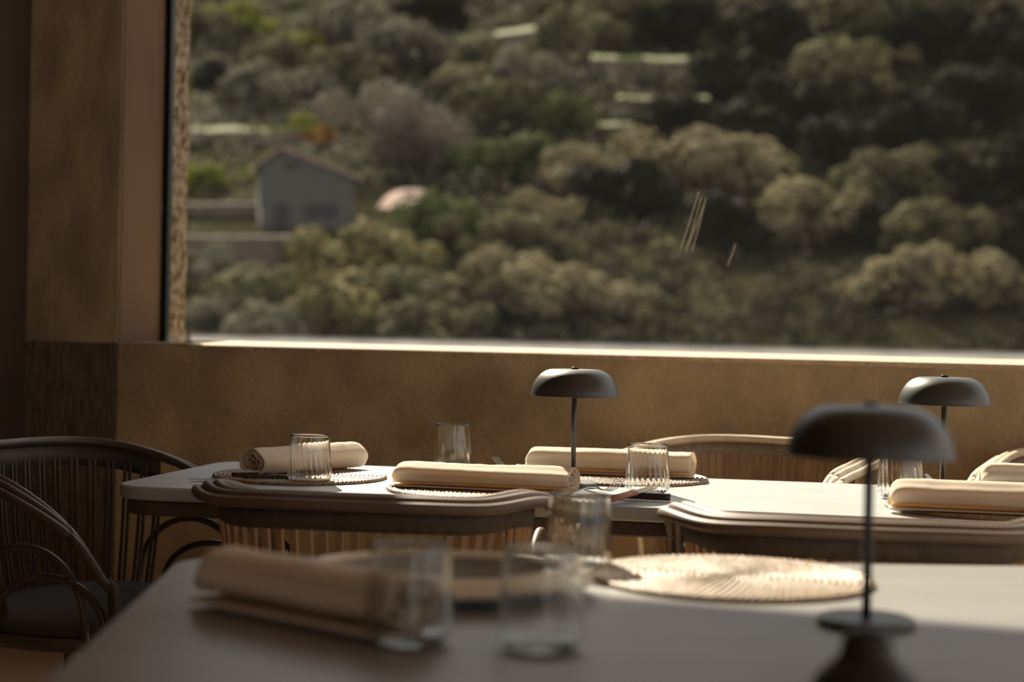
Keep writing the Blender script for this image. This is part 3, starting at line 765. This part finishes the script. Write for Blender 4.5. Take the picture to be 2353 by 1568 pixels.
bands = (('top row', 0, 130), ('second row', 130, 310), ('third row', 310, 450), ('lowest row', 450, 900))
for i, (x, y, s) in enumerate(fill):
    nm, a, b = next(r for r in bands if r[1] <= y < r[2])
    rank = sorted(q[0] for q in fill if a <= q[1] < b).index(x)
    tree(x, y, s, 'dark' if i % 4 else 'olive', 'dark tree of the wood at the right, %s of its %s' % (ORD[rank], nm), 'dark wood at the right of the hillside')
# terraces: a dry stone wall with a lit grassy bank on top
def terrace(x0, x1, y, wall_px, grass_px, label, tilt=0.0, m=None):
    t = None; pts = []
    mid = ground_hit((x0 + x1) / 2, y + wall_px)
    n = 18
    D = mid.y
    for k in range(n + 1):
        px = x0 + (x1 - x0) * k / n; yy = y + tilt * (k / n - 0.5) + 3 * noise.noise((px * 0.02, y, 0))
        pts.append((Py(px, yy + wall_px, D), Py(px, yy, D), Py(px, yy - grass_px, D)))
    t = thing('terrace', label, 'terrace', (pts[n // 2][0].x, D, pts[n // 2][0].z - 1))
    o0 = t.location
    bm = bmesh.new(); rows = []
    for a, b, c_ in pts:
        rows.append([bm.verts.new(a - o0 + Vector((0, 0, -1.5))), bm.verts.new(b - o0), bm.verts.new(b - o0 + Vector((0, 1.2, 0))), bm.verts.new(a - o0 + Vector((0, 1.2, -1.5)))])
    for A, B in zip(rows[:-1], rows[1:]):
        for k in range(4): bm.faces.new((A[k], A[(k + 1) % 4], B[(k + 1) % 4], B[k]))
    bm.faces.new(rows[0][::-1]); bm.faces.new(rows[-1]); obj('stone_wall', bm, M['drystone'], t)
    bm = bmesh.new(); rows = []
    for a, b, c_ in pts:
        h = (c_ - b).z; b1 = b - o0 + Vector((0, 0.05, 0.02))
        rows.append([bm.verts.new(b1), bm.verts.new(b1 + Vector((0, h * 2.2, h))), bm.verts.new(b1 + Vector((0, h * 2.2, -0.3)))])
    for A, B in zip(rows[:-1], rows[1:]):
        for k in range(3): bm.faces.new((A[k], A[(k + 1) % 3], B[(k + 1) % 3], B[k]))
    bm.faces.new(rows[0][::-1]); bm.faces.new(rows[-1]); obj('grass_bank', bm, m or M['grass'], t)
terrace(432, 720, 302, 32, 16, 'stone terrace with a lit grassy top above the hut, at left')
terrace(1010, 1235, 84, 30, 18, 'terrace with a long yellow green strip near the top of the slope', -28)
terrace(1360, 1600, 138, 40, 15, 'upper of the three terraces with lit grass right of centre', 6)
terrace(1420, 1630, 228, 44, 12, 'middle of the three terraces with lit grass right of centre', 2)
terrace(1350, 1455, 290, 26, 12, 'lowest and shortest of the three lit terraces right of centre')
terrace(425, 600, 470, 30, 4, 'brown stone terrace wall just left of the hut', 0, M['drystone'])
terrace(420, 705, 545, 75, 4, 'broad grey retaining wall below the hut', 0, M['drystone'])
# hut
h0 = ground_hit(700, 525); HD = h0.y
def hp(x, y): return Py(x, y, HD)
hut = thing('hut', 'small grey stone hut with a gabled tiled roof among the trees', 'building', hp(705, 530))
o0 = hut.location
front = [hp(597, 545), hp(814, 545), hp(812, 402), hp(648, 345), hp(600, 372)]
bm = bmesh.new(); dv = Vector((-1.4, 7.0, 0)); A = [bm.verts.new(p - o0) for p in front]; B = [bm.verts.new(p - o0 + dv) for p in front]
bm.faces.new(A); bm.faces.new(B[::-1])
for k in range(5): bm.faces.new((A[k], B[k], B[(k + 1) % 5], A[(k + 1) % 5]))
obj('wall', bm, M['hut'], hut)
for a, b in ((hp(585, 386), hp(648, 342)), (hp(646, 342), hp(832, 414))):
    bm = bmesh.new(); f = Vector((0, -0.35, 0)); z = Vector((0, 0, 0.30))
    a1, b1 = a - o0, b - o0
    hexa(bm, [a1 + f, b1 + f, b1 + dv, a1 + dv, a1 + f + z, b1 + f + z, b1 + dv + z, a1 + dv + z]); obj('roof', bm, M['tile'], hut)
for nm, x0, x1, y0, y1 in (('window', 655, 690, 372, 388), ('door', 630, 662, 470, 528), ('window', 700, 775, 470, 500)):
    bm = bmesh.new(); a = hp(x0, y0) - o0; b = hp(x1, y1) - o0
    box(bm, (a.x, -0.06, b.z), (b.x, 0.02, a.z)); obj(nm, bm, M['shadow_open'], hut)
# pink bank of earth right of the hut
bm = bmesh.new(); PB = ground_hit(940, 480); n = 14; rows = []
for k in range(n + 1):
    px = 868 + (1015 - 868) * k / n; e = math.sin(PI * k / n) ** 0.5
    a = Py(px, 478 + 4 * math.sin(k), PB.y); b = Py(px, 472 - 46 * e, PB.y); h = (b - a).z
    rows.append([bm.verts.new(a), bm.verts.new(a + Vector((0, h * 1.5, h))), bm.verts.new(a + Vector((0, h * 1.5 + 1, -0.5)))])
for A, B in zip(rows[:-1], rows[1:]):
    for k in range(3): bm.faces.new((A[k], A[(k + 1) % 3], B[(k + 1) % 3], B[k]))
bm.faces.new(rows[0][::-1]); bm.faces.new(rows[-1])
tag(obj('earth_bank', bm, M['earth']), 'sunlit pinkish bank of bare earth right of the hut', 'bank')
# undergrowth: nobody could count it
rnd = random.Random(1); bm = bmesh.new()
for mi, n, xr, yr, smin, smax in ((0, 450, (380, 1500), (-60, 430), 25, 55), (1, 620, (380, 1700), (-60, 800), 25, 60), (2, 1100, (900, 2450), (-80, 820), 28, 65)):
    for i in range(n):
        px, py = rnd.uniform(*xr), rnd.uniform(*yr); p = ground_hit(px, py)
        if PB.y - 40 < p.y < PB.y + 3 and 800 < px < 1080: continue
        if HD - 30 < p.y < HD + 8 and 560 < px < 860: continue
        s = rnd.uniform(smin, smax) * p.y / F_PX
        for q in range(46):
            v = Vector((rnd.gauss(0, 1), rnd.gauss(0, 1), abs(rnd.gauss(0, 0.8)))).normalized()
            c = p + Vector((v.x * s, v.y * s, v.z * s * 0.75)) * rnd.uniform(0.75, 1.05)
            nn = (v + Vector((rnd.uniform(-.7, .7), rnd.uniform(-.7, .7), rnd.uniform(0, .9)))).normalized(); u = nn.orthogonal().normalized(); w_ = nn.cross(u)
            l = s * rnd.uniform(0.22, 0.42)
            f = bm.faces.new([bm.verts.new(c + u * l * a + w_ * l * 0.5 * b) for a, b in ((-.5, -.2), (0, -.5), (.5, 0), (0, .5))]); f.material_index = mi
tag(obj('undergrowth', bm, [LEAF['silver'], LEAF['olive'], LEAF['dark']]), 'low scrub covering the hillside between the trees', 'undergrowth', None, 'stuff')
